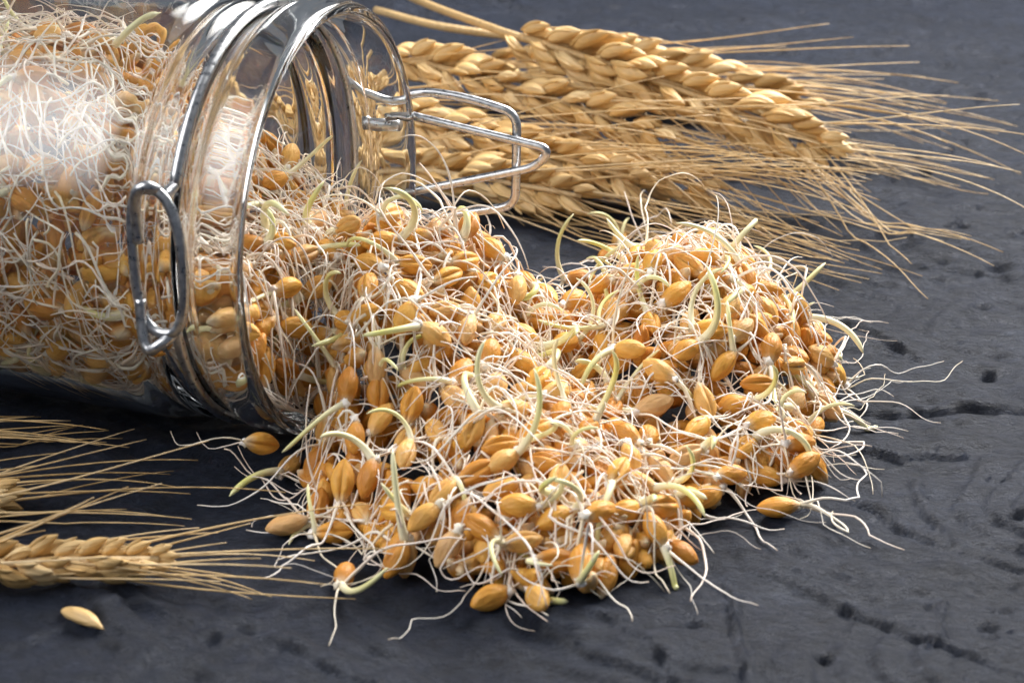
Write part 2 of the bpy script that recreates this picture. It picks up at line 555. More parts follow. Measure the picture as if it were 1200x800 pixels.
# hooks of the neck wire that wrap the loop
hk1 = spline([ring_pt(155, r=41.0), near(14.2, 17.0, -41.2), near(14.0, 18.9, -43.8), near(15.2, 19.8, -45.3), near(17.0, 18.6, -45.5), near(17.9, 15.5, -44.8), near(18.2, 12.0, -44.2), near(18.3, 8.6, -43.9)], 40)
jar_tube('upper_hook', hk1, WR, neck_wire)
hk2 = spline([ring_pt(-168, r=41.0), near(13.4, -8.6, -42.2), near(13.4, -9.2, -44.2), near(14.8, -10.2, -45.6), near(16.4, -11.2, -45.7), near(17.7, -9.8, -45.2), near(18.3, -6.2, -44.6), near(18.5, -2.2, -44.2)], 40)
jar_tube('lower_hook', hk2, WR, neck_wire)
# far side: lever and link wires
LF = 43.2


def far_px(px, py, l):
    """point of the vertical plane at lateral l"""
    v = ray(px, py)
    t = np.dot(MC + LT * l - CAM, LT) / np.dot(v, LT)
    return CAM + v * t


lev = fillet([ring_pt(24, 14.6, 41.2), far_px(462, 116, LF - .2), far_px(497, 107, LF), far_px(545, 114, LF + .5), far_px(606, 133, LF + 1), far_px(604, 241, LF + 1), far_px(505, 256, LF), far_px(462, 252, LF - .2), ring_pt(-24, 14.6, 41.2)], [0, 3, 6, 8, 3.2, 3.2, 5, 3, 0])
jar_tube('lever_wire', lev, .95)
lnk = fillet([far_px(455, 134, LF - 1.4), far_px(470, 132, LF - 1.4), far_px(497, 139, LF - 1.2), far_px(646, 175, LF - 1.0), far_px(628, 196, LF - 1.0), far_px(497, 222, LF - 1.2), far_px(466, 229, LF - 1.4)], [0, 1, 2, 3.4, 3.0, 2, 0])
jar_tube('link_wire', lnk, .9)
jar_tube('pivot_sleeve', [far_px(430, 143, LF - .2), far_px(470, 143, LF + .2)], 1.5)

# ------------------------------------------------------------------ the heap
def jl(x, y):
    dx, dy = x - MC[0], y - MC[1]
    return -(dx * AX[0] + dy * AX[1]), dx * LT[0] + dy * LT[1]


def lobe(x, y, cx, cy, h, rx, ry, rot=0, pw=1.5):
    c, s = math.cos(rot), math.sin(rot)
    dx, dy = x - cx, y - cy
    u, v = (dx * c + dy * s) / rx, (-dx * s + dy * c) / ry
    d = math.hypot(u, v)
    return h * (1 - d ** pw) if d < 1 else -6 * (d - 1)


def H(x, y):
    n1 = mnoise.noise(Vector((x / 13, y / 13, 0))) * 3.4 + mnoise.noise(Vector((x / 6, y / 6, 5))) * 1.4
    x0_, y0_ = x, y
    x, y = x + 5.5 * mnoise.noise(Vector((x / 17, y / 17, 9))), y + 7 * mnoise.noise(Vector((x / 17, y / 17, 19)))
    ls = [lobe(x, y, -21, -35, 41, 45, 53, AXA * -1, 1.45),
          lobe(x, y, 4, -73, 16, 34, 44, .15, 1.9),
          lobe(x, y, -8, -66, 21, 27, 40, 0.2, 1.7),
          lobe(x, y, 36.5, -22, 29, 31.5, 49, -.1, 1.7),
          lobe(x, y, 34, -46, 14, 27, 36, .35, 1.9)]
    x, y = x0_, y0_
    s, l = jl(x, y)
    f = -s
    if l > -38 and l < 30 and f < 14:
        ls.append(37 * (1 - sstep(-10, 4, f)) * (1 - sstep(27, 38, -l)))
    # the near lower side of the mouth stays free
    if x < -28 and f > -4 and y < -40:
        k = 1 - (1 - sstep(-41, -29, x)) * sstep(40, 54, -y)
        ls = [q * k if q > 0 else q for q in ls]
    m = max(ls)
    # soft union
    e = sum(math.exp((q - m) / 3.0) for q in ls)
    m -= 15 * math.exp(-((x - 5) ** 2 / 70 + (y - 4) ** 2 / 420))
    return m + 1.2 * math.log(e) + n1 * (1 if m > 3 else max(0, m / 3))


RI = 38.3     # usable inner radius


def inner_r(s):
    if s < 13: return 38.3
    if s < 28: return 36.3
    return 38.8


def level(s, l):
    """top of the sprouts inside the jar (z), s>0"""
    p = jar(s, l, 0)
    w = sstep(10, 52, s)
    full = 71.5 + 2.5 * mnoise.noise(Vector((s / 9, l / 9, 3))) - .004 * l * l
    return H(p[0], p[1]) * (1 - w) + full * w


def surf(x, y):
    s, l = jl(x, y)
    if s > 0 and abs(l) < 38: return level(s, l)
    return max(H(x, y), 0)


def normal(x, y):
    e = 1.5
    gx = (surf(x + e, y) - surf(x - e, y)) / (2 * e); gy = (surf(x, y + e) - surf(x, y - e)) / (2 * e)
    return nrm((-gx, -gy, 1))


def cast(px, py):
    """first hit of a pixel ray with heap surface or ground, outside the jar wall"""
    v = nrm(ray(px, py)); t = 300.0
    while t < 900:
        p = CAM + v * t
        if p[2] <= surf(p[0], p[1]) or p[2] <= 0: return p
        t += .8
    return None


# -- kernel meshes
def kernel_data(nu=15, nv=14, seed=0, L=7.7, wd=4.05, ht=3.7):
    r = random.Random(seed)
    L *= r.uniform(.92, 1.1); wd *= r.uniform(.92, 1.1); ht *= r.uniform(.92, 1.1)
    V = []; A = []; F = []
    bend = r.uniform(.1, .4)
    if nv >= 14: offs = [0, .13, .27, .45, .72, 1.05, 1.45, 1.9, 2.35, 2.8]
    else: offs = [0, .3, .7, 1.4, 2.2]
    A_ = [-o for o in offs[:0:-1]] + offs + [math.pi]
    nv = len(A_)
    for i in range(nu + 1):
        t = i / nu
        z = (t - .5) * L
        rad = (math.sin(math.pi * (0.015 + .97 * t)) ** .60) * (1 - .16 * (t - .35) ** 2 * 4) * (1 if t < .8 else 1 - .35 * (t - .8))
        for o in A_:
            a = 1.5 * math.pi + o
            cre = math.exp(-(o / .17) ** 2) * math.sin(math.pi * t) ** .4
            q = rad * (1 - .42 * cre) * (1 + .07 * math.exp(-((abs(o) - .5) / .28) ** 2))
            cx, cy = math.cos(a) * wd / 2 * q, math.sin(a) * ht / 2 * q
            cy += bend * math.sin(math.pi * t)
            V.append((cx, cy, z)); A.append(t)
    for i in range(nu):
        for k in range(nv):
            k2 = (k + 1) % nv
            F.append((i * nv + k, i * nv + k2, (i + 1) * nv + k2, (i + 1) * nv + k))
    F.append(tuple(range(nv))[::-1]); F.append(tuple(nu * nv + k for k in range(nv)))
    return np.array(V), F, A


KM = []
for i in range(10):
    v, f, a = kernel_data(seed=i, nv=20)
    KM.append(mesh_of('kernel', v, f, M_KERNEL, tcol=a))
gv = []; gf = []
for i in range(6):
    for k in range(8):
        th_, ph_ = math.pi * (i + .5) / 6, 2 * math.pi * k / 8
        q = 1.0 + .28 * math.sin(3 * ph_ + 2 * th_) + .15 * math.cos(5 * th_ + ph_)
        gv.append((1.05 * q * math.sin(th_) * math.cos(ph_), .85 * q * math.sin(th_) * math.sin(ph_), 1.15 * q * math.cos(th_)))
for i in range(5):
    for k in range(8): gf.append((i * 8 + k, (i + 1) * 8 + k, (i + 1) * 8 + (k + 1) % 8, i * 8 + (k + 1) % 8))
gf += [tuple(range(8)), tuple(40 + k for k in range(8))[::-1]]
GERM = mesh_of('germ', gv, gf, M_ROOT, tcol=[.3] * 48)
KLO = [kernel_data(nu=8, nv=9, seed=20 + i) for i in range(4)]


def frame_from(zdir, ydir):
    z = nrm(zdir); y = np.asarray(ydir, float); y = nrm(y - z * np.dot(y, z)); x = np.cross(y, z)
    return np.stack([x, y, z], 1)


# -- rootlet paths
def keep_out(p, prev):
    """keep a rootlet point off the glass and above the ground; None = stop"""
    s, l = jl(p[0], p[1])
    z = p[2] - ZC
    rr = math.hypot(l, z)
    if -0.6 < s < 134:
        ri = inner_r(s) - .7
        sp, lp = jl(prev[0], prev[1]); rp = math.hypot(lp, prev[2] - ZC)
        was_in = rp < inner_r(max(sp, 0)) + .2
        if rr > ri and rr < 45:
            if was_in:
                k = ri / rr; return jar(s, l * k, z * k)
            return None
        if rr >= 45 and rr < 46.5: return None
    zg = gz(p[0], p[1]) + .42
    if p[2] < zg: p = np.array([p[0], p[1], zg])
    return p


def root_path(p0, d0, rnd, length, hug=.25, off=None, curl=1.0, inside=None):
    n = max(7, int(length / 1.45)); st = length / n
    p = np.array(p0, float); d = nrm(d0)
    P = [p.copy()]
    off = rnd.uniform(-1.6, 2.6) if off is None else off
    kap = rnd.gauss(0, .18) * curl; kz = 0
    for i in range(n):
        kap = kap * .80 + rnd.gauss(0, .075) * curl
        kz = kz * .7 + rnd.gauss(0, .10) * curl
        if rnd.random() < .10: d = nrm(d + .55 * np.array([rnd.gauss(0, 1), rnd.gauss(0, 1), rnd.gauss(0, .5)]) * curl)
        c, s = math.cos(kap), math.sin(kap)
        d = np.array([d[0] * c - d[1] * s, d[0] * s + d[1] * c, d[2] + kz])
        q = p + nrm(d) * st
        if inside is None:
            h = surf(q[0], q[1]) + off
            dz = (h - q[2]) * hug
            dz = max(-st * .8, min(st * .8, dz)); q = q + np.array([0, 0, dz])
        else:
            sj, lj = jl(q[0], q[1])
            zj = q[2] - ZC
            rr = math.hypot(lj, zj) + 1e-6
            tr = inner_r(sj) - inside
            k = 1 + hug * (tr / rr - 1)
            if q[2] > level(max(sj, 0), lj) + 3: q[2] -= st * .7
            q = jar(sj, lj * k, (q[2] - ZC) * k)
        q = keep_out(q, p)
        if q is None: break
        d = nrm(q - p + 1e-9)
        p = q; P.append(p.copy())
    return np.array(P) if len(P) > 4 else None


def root_radius(n, rnd, w=None):
    w = w or .12 + .23 * rnd.random() ** 1.6
    t = np.linspace(0, 1, n)
    return w * (1.25 - .35 * np.minimum(t * 4, 1)) * (1 - .62 * t ** 1.5) * (1 + .10 * np.sin(t * rnd.uniform(9, 20) + rnd.uniform(0, 6)))


def shoot_path(p0, d0, n_, rnd, length):
    n = 15; st = length / n
    d = nrm(d0); p = np.array(p0, float); P = [p.copy()]
    axis = nrm(np.cross(d, nrm(np.array(n_) + .3 * np.array([rnd.gauss(0, 1) for _ in range(3)]))))
    k = rnd.choice((-1, 1)) * rnd.uniform(.05, .20); k2 = rnd.gauss(0, .05)
    for i in range(n):
        axis = nrm(axis + k2 * np.cross(axis, d))
        c, s = math.cos(k), math.sin(k)
        d = nrm(d * c + np.cross(axis, d) * s + axis * np.dot(axis, d) * (1 - c))
        q = p + d * st
        q2 = keep_out(q, p)
        if q2 is None: break
        p = q2; P.append(p.copy())
    return np.array(P) if len(P) > 5 else None


SPROUTS = []


def sprout(pos, zdir, n_, label, group, seed, shoot=None, roots=None, inside=None, scale=1.0, rlen=(12, 34), wild=.17, sdir=None, slen=None, home=None, crease=None):
    """one germinated grain: kernel + shoot + rootlets, an Empty at its base"""
    rnd = random.Random(seed)
    root = link('sprouted_grain', None, loc=pos)
    Rm = frame_from(zdir, np.asarray(n_) + .8 * np.array([rnd.gauss(0, .5) for _ in range(3)]))
    # show the crease side now and then
    if rnd.random() < .5: Rm[:, 0] *= -1; Rm[:, 1] *= -1
    if crease: Rm = frame_from(zdir, nrm(np.asarray(pos) - CAM) - .2 * UP)
    k = link('kernel', rnd.choice(KM), root, (0, 0, 0), Rm * scale)
    link('germ', GERM, k, (rnd.gauss(0, .2), .55, 3.3 + rnd.uniform(-.2, .25)), np.eye(3) * rnd.uniform(.6, 1.0))
    tip = pos + nrm(zdir) * 3.5 * scale
    nr = roots if roots is not None else rnd.choice((2, 3, 3, 4, 4))
    for i in range(nr):
        dv = nrm(zdir) * .6 + np.array([rnd.gauss(0, .9), rnd.gauss(0, .9), rnd.gauss(.1, .4)])
        if home is not None and i % 2 == 0: dv = nrm(np.array(home) - pos) + .35 * np.array([rnd.gauss(0, 1), rnd.gauss(0, 1), .2])
        L = rnd.uniform(*rlen)
        w = rnd.random() < wild
        P = root_path(tip + nrm(dv) * .3, dv + (np.array([0, 0, .9]) if w else 0), rnd, L, hug=(.015 if w else .3), curl=(.55 if w else 1), inside=inside)
        if P is None: continue
        V, F, A = tube_data(P - pos, root_radius(len(P), rnd), 6)
        link('rootlet', mesh_of('rootlet', V, F, M_ROOT, tcol=A), root)
    has = shoot if shoot is not None else rnd.random() < .64
    if has:
        dv = sdir if sdir is not None else nrm(zdir) * .9 + np.asarray(n_) * rnd.uniform(0, .9) + np.array([rnd.gauss(0, .5) for _ in range(3)])
        P = shoot_path(tip - nrm(zdir) * .5, dv, n_, rnd, slen or rnd.uniform(7, 18))
        if P is not None:
            t = np.linspace(0, 1, len(P)); r = rnd.uniform(.5, .9) * (1.15 - .25 * np.minimum(t * 3, 1) - .30 * t) * np.where(t > .82, 1 - ((t - .82) / .18) ** 2 * .82, 1)
            V, F, A = tube_data(P - pos, r, 8)
            link('shoot', mesh_of('shoot', V, F, M_SHOOT, tcol=A), root)
        else: has = False
    if label is None: label, group = describe(np.asarray(pos), has, zdir, -Rm[:, 1])
    tag(root, label, 'sprout', group)
    SPROUTS.append(np.array(pos))
    return root


GROUPS = {'jar': 'sprouted grains inside the jar', 'mouth': 'sprouted grains at the jar mouth', 'mid': 'sprouted grains in the middle of the heap', 'right': 'sprouted grains in the right mound'}


def describe(p, shoot, zdir, crease_dir):
    """how a grain lies and where in the spill, in words"""
    s, l = jl(p[0], p[1])
    v = nrm(np.asarray(p) - CAM); z = nrm(zdir)
    if abs(np.dot(z, v)) > .82: o = 'end-on'
    else:
        a = math.degrees(math.atan2(np.dot(z, VU), np.dot(z, VR))) % 180
        o = 'level' if a < 22 or a > 158 else ('right-leaning' if a < 68 else ('upright' if a < 112 else 'left-leaning'))
    c = 'creased' if np.dot(crease_dir, -v) > .45 else 'smooth'
    e = 'with shoot' if shoot else 'no shoot'
    head = o + ' ' + c + ' sprouted grain, ' + e + ', '
    if s > 0 and math.hypot(l, p[2] - ZC) < 40:
        if p[2] > level(s, l) - 3.5: w = 'atop the filling just inside the jar mouth' if s < 28 else ('atop the jar filling behind the neck' if s < 62 else 'atop the jar filling near the left edge')
        elif s < 22: w = 'inside the jar neck between clasp and rim'
        elif p[2] < 26: w = 'low inside the jar near the neck' if s < 55 else 'low inside the jar near the left edge'
        elif s < 55: w = 'behind jar wall just left of the clasp'
        else: w = 'behind jar wall near the left edge'
        return head + w, GROUPS['jar']
    if p[0] < -2 and p[1] > -62:
        w = 'topmost at the jar mouth' if p[2] > 33 else ('halfway down the stream from the jar' if p[2] > 20 else 'low in the stream below the jar mouth')
        return head + w, GROUPS['mouth']
    if p[0] > 16:
        if p[2] > 21: w = 'on the crest of the right mound'
        elif p[1] > -50: w = 'on the left flank of the right mound' if p[0] < 34 else 'on the right flank of the right mound'
        else: w = 'at the left front of the right mound' if p[0] < 32 else ('at the front foot of the right mound' if p[0] < 46 else 'at the right corner of the heap')
        return head + w, GROUPS['right']
    if p[1] > -50: w = 'in the saddle left of the right mound'
    elif p[1] > -82: w = 'in the heap middle, left half' if p[0] < 2 else 'in the heap middle, right half'
    else: w = 'on the front slope, left part' if p[0] < -12 else ('on the front slope, centre' if p[0] < 5 else 'on the front slope, right part')
    return head + w, GROUPS['mid']


# hero grains read off the photograph: pixel, screen angle, optional own label
HERO = [
    (477, 212, 78, 'upright orange sprouted grain at the far top edge of the jar mouth'),
    (300, 517, -8, 'lone sprouted grain on the surface just under the jar rim'),
    (338, 547, 60, 'small sprouted grain lying free, left of the heap below the jar'),
    (337, 613, 20, 'sprouted grain with a curled green shoot hooked to its left'),
    (390, 619, 0, 'sprouted grain with its crease up at the left foot of the heap'),
    (404, 665, 80, 'sprouted grain with a curved green shoot underneath at the heap front left'),
    (470, 656, 62, 'upright sprouted grain at the front left edge of the heap'),
    (576, 694, 28, 'sprouted grain under hanging rootlets at the heap front'),
    (630, 697, -68, 'frontmost sprouted grain with a pale shoot pointing down right'),
    (681, 668, 86, 'narrow upright sprouted grain at the heap front right of the frontmost one'),
    (649, 663, 0, 'sprouted grain lying level just above the frontmost one'),
    (763, 627, -62, 'sprouted grain poking out below the heap right of centre'),
    (913, 590, 4, 'round orange sprouted grain lowest at the right edge of the heap'),
    (938, 550, 32, 'plump orange sprouted grain tilted up right at the right edge'),
    (931, 526, 6, 'sprouted grain partly behind the plump tilted one at the right edge'),
    (953, 384, 82, 'far right sprouted grain with a green shoot arching over it'),
    (868, 331, -68, 'large sprouted grain with its crease showing high on the right mound'),
    (885, 453, 2, 'plump sprouted grain with its crease up on the right flank'),
    (896, 413, 82, 'upright sprouted grain standing above the plump creased one'),
    (437, 317, -18, 'bright orange oval sprouted grain in front of the jar mouth'),
    (733, 543, -76, 'smooth upright sprouted grain above a dark gap in the heap'),
    (727, 270, 86, 'sprouted grain topping the right mound at its left with a green spike'),
]
HERO2 = [(448, 213, 60), (328, 340, 15), (342, 381, -10), (382, 392, 10), (292, 293, 0), (415, 270, 25), (545, 273, 65), (476, 375, 60), (545, 391, 72), (600, 345, 80), (440, 430, 90), (443, 461, 88), (412, 456, 85), (487, 478, 76), (447, 497, 55), (415, 517, 86), (405, 567, 85), (440, 562, 75), (598, 488, 0), (586, 526, 10), (523, 582, 45), (607, 598, -5), (697, 607, 20), (655, 570, 72), (770, 598, 0), (818, 508, 40), (822, 475, -70), (887, 500, 20), (760, 291, -60), (715, 286, 35), (678, 329, 10), (712, 339, 30), (668, 360, 30), (741, 415, 0), (765, 480, 20), (830, 391, 0), (627, 450, 50), (540, 446, 60), (590, 548, 30), (520, 330, 20), (350, 300, 20), (395, 300, -40), (570, 420, 70), (650, 470, 20), (790, 350, 40), (850, 560, 5), (560, 560, 30), (335, 190, 70), (318, 215, 20), (690, 440, 30), (720, 560, 60), (610, 640, 10), (500, 610, 40), (800, 590, -10), (505, 395, -30), (655, 405, 10), (375, 340, 30), (360, 440, 5), (330, 430, -30), (480, 540, 70), (775, 440, -30), (845, 430, 50)]


def place_hero(px, py, dgr, label, i):
    p = cast(px, py)
    if p is None: return
    onground = surf(p[0], p[1]) < 2.0
    n_ = normal(p[0], p[1])
    th_ = math.radians(dgr)
    d = VR * math.cos(th_) + VU * math.sin(th_)
    if onground:
        # a grain beyond the foot of the heap lies on the surface
        g = at(px, py, 1.6); pos = np.array([g[0], g[1], gz(g[0], g[1]) + 2.0])
        d = np.array([math.cos(th_), math.sin(th_) * 1.4, .05])
        n_ = np.array([0, 0, 1.])
    else:
        v = nrm(ray(px, py))
        k = -np.dot(d, n_) / min(-.25, np.dot(v, n_)) if abs(np.dot(v, n_)) > .05 else 0
        d = nrm(d + v * max(-1.0, min(1.0, k)))
        pos = p + n_ * 1.7
        pos[2] = max(pos[2], 2.2)
    if random.Random(i * 3 + 1).random() < .5: d = -d
    lab, grp = None, None
    if label: lab, grp = label, 'sprouted grains along the edge of the heap'
    kw = dict(home=(-5, -70, 3), roots=4, wild=.05) if onground and px < 720 else {}
    if i in (4, 16, 17): kw['crease'] = True
    if i == 3: kw.update(shoot=True, sdir=np.array([-1, -.2, .1]), slen=13)
    if i == 5: kw.update(shoot=True, sdir=np.array([.3, -1, -.1]), slen=14)
    if i == 8: kw.update(shoot=True, sdir=np.array([.6, -.9, .1]), slen=9)
    if i == 15: kw.update(shoot=True, sdir=np.array([-.4, .2, 1]), slen=13)
    if i == 21: kw.update(shoot=True, sdir=np.array([.1, .1, 1]), slen=9)
    sprout(pos, d, n_, lab, grp, 1000 + i, scale=1.02, **kw)


for i, (a, b, c, lab) in enumerate(HERO): place_hero(a, b, c, lab, i)
for i, (a, b, c) in enumerate(HERO2): place_hero(a, b, c, None, 100 + i)

# fill the visible skin of the heap with more sprouts
rnd = random.Random(42)
tries = 0; count = 0
while tries < 9000 and count < 130:
    tries += 1
    x, y = rnd.uniform(-60, 72), rnd.uniform(-118, 42)
    s, l = jl(x, y)
    if s > -1 and abs(l) < 46: continue
    h = H(x, y)
    if h < 2.2: continue
    n_ = normal(x, y)
    vdir = nrm(np.array([x, y, h]) - CAM)
    if np.dot(vdir, n_) > .15: continue
    p = np.array([x, y, max(1.8, h - rnd.uniform(-1.0, 1.2))])
    if any(np.sum((p - q) ** 2) < 6.0 ** 2 for q in SPROUTS): continue
    d = nrm(np.array([rnd.gauss(0, 1), rnd.gauss(0, 1), rnd.gauss(0, .5)])); d = nrm(d - n_ * np.dot(d, n_) * .8)
    sprout(p, d, n_, None, None, 3000 + tries)
    count += 1

# inside the jar: against the near wall and on top of the filling
tries = 0; cin = 0
while tries < 9000 and cin < 95:
    tries += 1
    s = rnd.uniform(2, 104)
    wall = rnd.random() < .72
    if wall:
        a = math.radians(rnd.uniform(158, 305)); rr = inner_r(s) - 2.3
        l, z = rr * math.cos(a), rr * math.sin(a)
        if ZC + z > level(s, l) - .5: continue
        n_ = -(LT * math.cos(a) + UP * math.sin(a)) * -1
    else:
        l = rnd.uniform(-30, 34); zz = level(s, l); z = zz - ZC
        if math.hypot(l, z) > inner_r(s) - 2.5: continue
        n_ = np.array([0, 0, 1.])
    p = jar(s, l, z)
    if any(np.sum((p - q) ** 2) < 5.8 ** 2 for q in SPROUTS): continue
    d = np.array([rnd.gauss(0, 1) for _ in range(3)]); d = nrm(d - n_ * np.dot(d, n_))
    sprout(p, d, n_, None, None, 7000 + tries, inside=(rnd.uniform(.9, 2.5) if wall else rnd.uniform(1, 12)), wild=(0 if wall else .3), rlen=(14, 32))
    cin += 1

# the uncountable rest: buried grains and loose rootlets
def batch(name, VF, mat, label):
    Vs = []; Fs = []; As = []; b = 0
    for V, F, A in VF:
        Vs.append(V); Fs += [tuple(i + b for i in f) for f in F]; As += list(A); b += len(V)
    o = link(name, mesh_of(name, np.concatenate(Vs), Fs, mat, tcol=As))
    return tag(o, label, None, None, 'stuff')


bury = []
rnd = random.Random(77)
for _ in range(5200):
    if len(bury) > 900: break
    x, y = rnd.uniform(-62, 74), rnd.uniform(-118, 45)
    s, l = jl(x, y)
    if s > -2 and abs(l) < 46: continue
    h = H(x, y)
    if h < 3.2: continue
    z = max(1.8, h - rnd.uniform(2.2, 8))
    v, f, a = rnd.choice(KLO)
    R3 = frame_from([rnd.gauss(0, 1) for _ in range(3)], [rnd.gauss(0, 1) for _ in range(3)])
    bury.append((v @ R3.T + [x, y, z], f, a))
for _ in range(1500):
    s = rnd.uniform(0, 118); a_ = rnd.uniform(0, 2 * math.pi)
    rr = (inner_r(s) - 2.6) - abs(rnd.gauss(0, 5)) - 1.0
    l, z = rr * math.cos(a_), rr * math.sin(a_)
    lv = level(s, l) - 2.5
    if ZC + z > lv:
        if rnd.random() < .5: continue
        z = lv - ZC - rnd.uniform(0, 4)
        if math.hypot(l, z) > inner_r(s) - 2.6: continue
    p = jar(s, l, z)
    v, f, a = rnd.choice(KLO)
    R3 = frame_from([rnd.gauss(0, 1) for _ in range(3)], [rnd.gauss(0, 1) for _ in range(3)])
    bury.append((v @ R3.T + p, f, a))
batch('buried_grains', bury, M_KERNEL, 'golden wheat grains buried deeper in the heap and the jar')

tang = []
rnd = random.Random(99)
for _ in range(4000):
    if len(tang) > 430: break
    x, y = rnd.uniform(-60, 70), rnd.uniform(-116, 40)
    s, l = jl(x, y)
    if s > -1 and abs(l) < 46: continue
    h = H(x, y)
    if h < 2.5: continue
    w = rnd.random() < .10
    P = root_path((x, y, h + rnd.uniform(-2, 2)), (rnd.gauss(0, 1), rnd.gauss(0, 1), .6 if w else 0), rnd, rnd.uniform(12, 34), hug=.03 if w else .3, curl=.6 if w else 1)
    if P is not None: tang.append(tube_data(P, root_radius(len(P), rnd, .11 + .22 * rnd.random() ** 1.5), 5))
for _ in range(1000):
    s = rnd.uniform(2, 110)
    a_ = math.radians(rnd.uniform(150, 320)); inn = rnd.uniform(.8, 4)
    l, z = (inner_r(s) - inn) * math.cos(a_), (inner_r(s) - inn) * math.sin(a_)
    top = ZC + z > level(s, l)
    if top:
        l = rnd.uniform(-34, 34); z = level(s, l) - ZC + rnd.uniform(-1, 2); inn = max(1, inner_r(s) - math.hypot(l, z))
        if math.hypot(l, z) > inner_r(s) - 1: continue
    P = root_path(jar(s, l, z), [rnd.gauss(0, 1) for _ in range(3)], rnd, rnd.uniform(12, 34), hug=.05 if top else .3, inside=inn)
    if P is not None: tang.append(tube_data(P, root_radius(len(P), rnd, .11 + .22 * rnd.random() ** 1.5), 5))
for _ in range(620):
    s = rnd.uniform(-2, 46) if _ < 420 else rnd.uniform(46, 112); l = rnd.uniform(-35, 35); z = level(max(s, .1), l) - ZC + rnd.uniform(-1.5, 1.5)
    if math.hypot(l, z) > inner_r(s) - 1.2: continue
    w = rnd.random() < .35
    P = root_path(jar(s, l, z), (rnd.gauss(0, 1), rnd.gauss(0, 1), .7 if w else 0), rnd, rnd.uniform(10, 30), hug=.03 if w else .3, curl=.6 if w else 1)
    if P is not None: tang.append(tube_data(P, root_radius(len(P), rnd, .11 + .22 * rnd.random() ** 1.5), 5))
batch('loose_rootlets', tang, M_ROOT, 'tangle of fine white rootlets matted through the heap and the jar')

# ------------------------------------------------------------------ wheat ears
def floret_data(L=10, w=3.3, h=2.8, nu=10, nv=10, open_=0.0):
    V = []; F = []
    for i in range(nu + 1):
        t = i / nu
        rad = max(.05, math.sin(math.pi * min(1, .07 + .93 * t ** .92)) ** .78 * (1 - .12 * t))
        for k in range(nv):
            a = 2 * math.pi * k / nv
            rid = 1 + .05 * math.cos(5 * a)
            V.append((math.cos(a) * w / 2 * rad * rid, math.sin(a) * h / 2 * rad * rid + .7 * math.sin(math.pi * t), t * L))
    for i in range(nu):
        for k in range(nv):
            k2 = (k + 1) % nv
            F.append((i * nv + k, i * nv + k2, (i + 1) * nv + k2, (i + 1) * nv + k))
    F.append(tuple(range(nv))[::-1]); F.append(tuple(nu * nv + k for k in range(nv)))
    return np.array(V), F


def rot_axis(axis, a):
    return np.array(Matrix.Rotation(a, 3, Vector(axis)))


def spikelet_mesh(seed):
    """two plump side florets, a middle one and two thin glumes; local +Z along, +Y outward"""
    r = random.Random(seed); Vs = []; Fs = []; b = 0
    for kind, ax, ay, off in (('f', .0, r.uniform(-.05, .05), (0, .9, 1.8)), ('f', .10, .27, (1.1, .2, .3)), ('f', .10, -.27, (-1.1, .2, .3)), ('g', .12, .44, (1.7, .4, -.6)), ('g', .12, -.44, (-1.7, .4, -.6))):
        if kind == 'f': v, f = floret_data(r.uniform(9.0, 10.4), r.uniform(3.9, 4.5), r.uniform(3.4, 3.9))
        else: v, f = floret_data(r.uniform(7.5, 8.8), 2.2, 1.1)
        v = v @ rot_axis((0, 1, 0), ay + r.gauss(0, .04)).T @ rot_axis((1, 0, 0), -ax + r.gauss(0, .03)).T + np.array(off)
        Vs.append(v); Fs += [tuple(i + b for i in q) for q in f]; b += len(v)
    return mesh_of('spikelet', np.concatenate(Vs), Fs, M_HUSK)


SPK = [spikelet_mesh(i) for i in range(6)]
TIPS = [np.array([0, 1.4, 11.5]), np.array([3.4, .8, 9.6]), np.array([-3.4, .8, 9.6])]


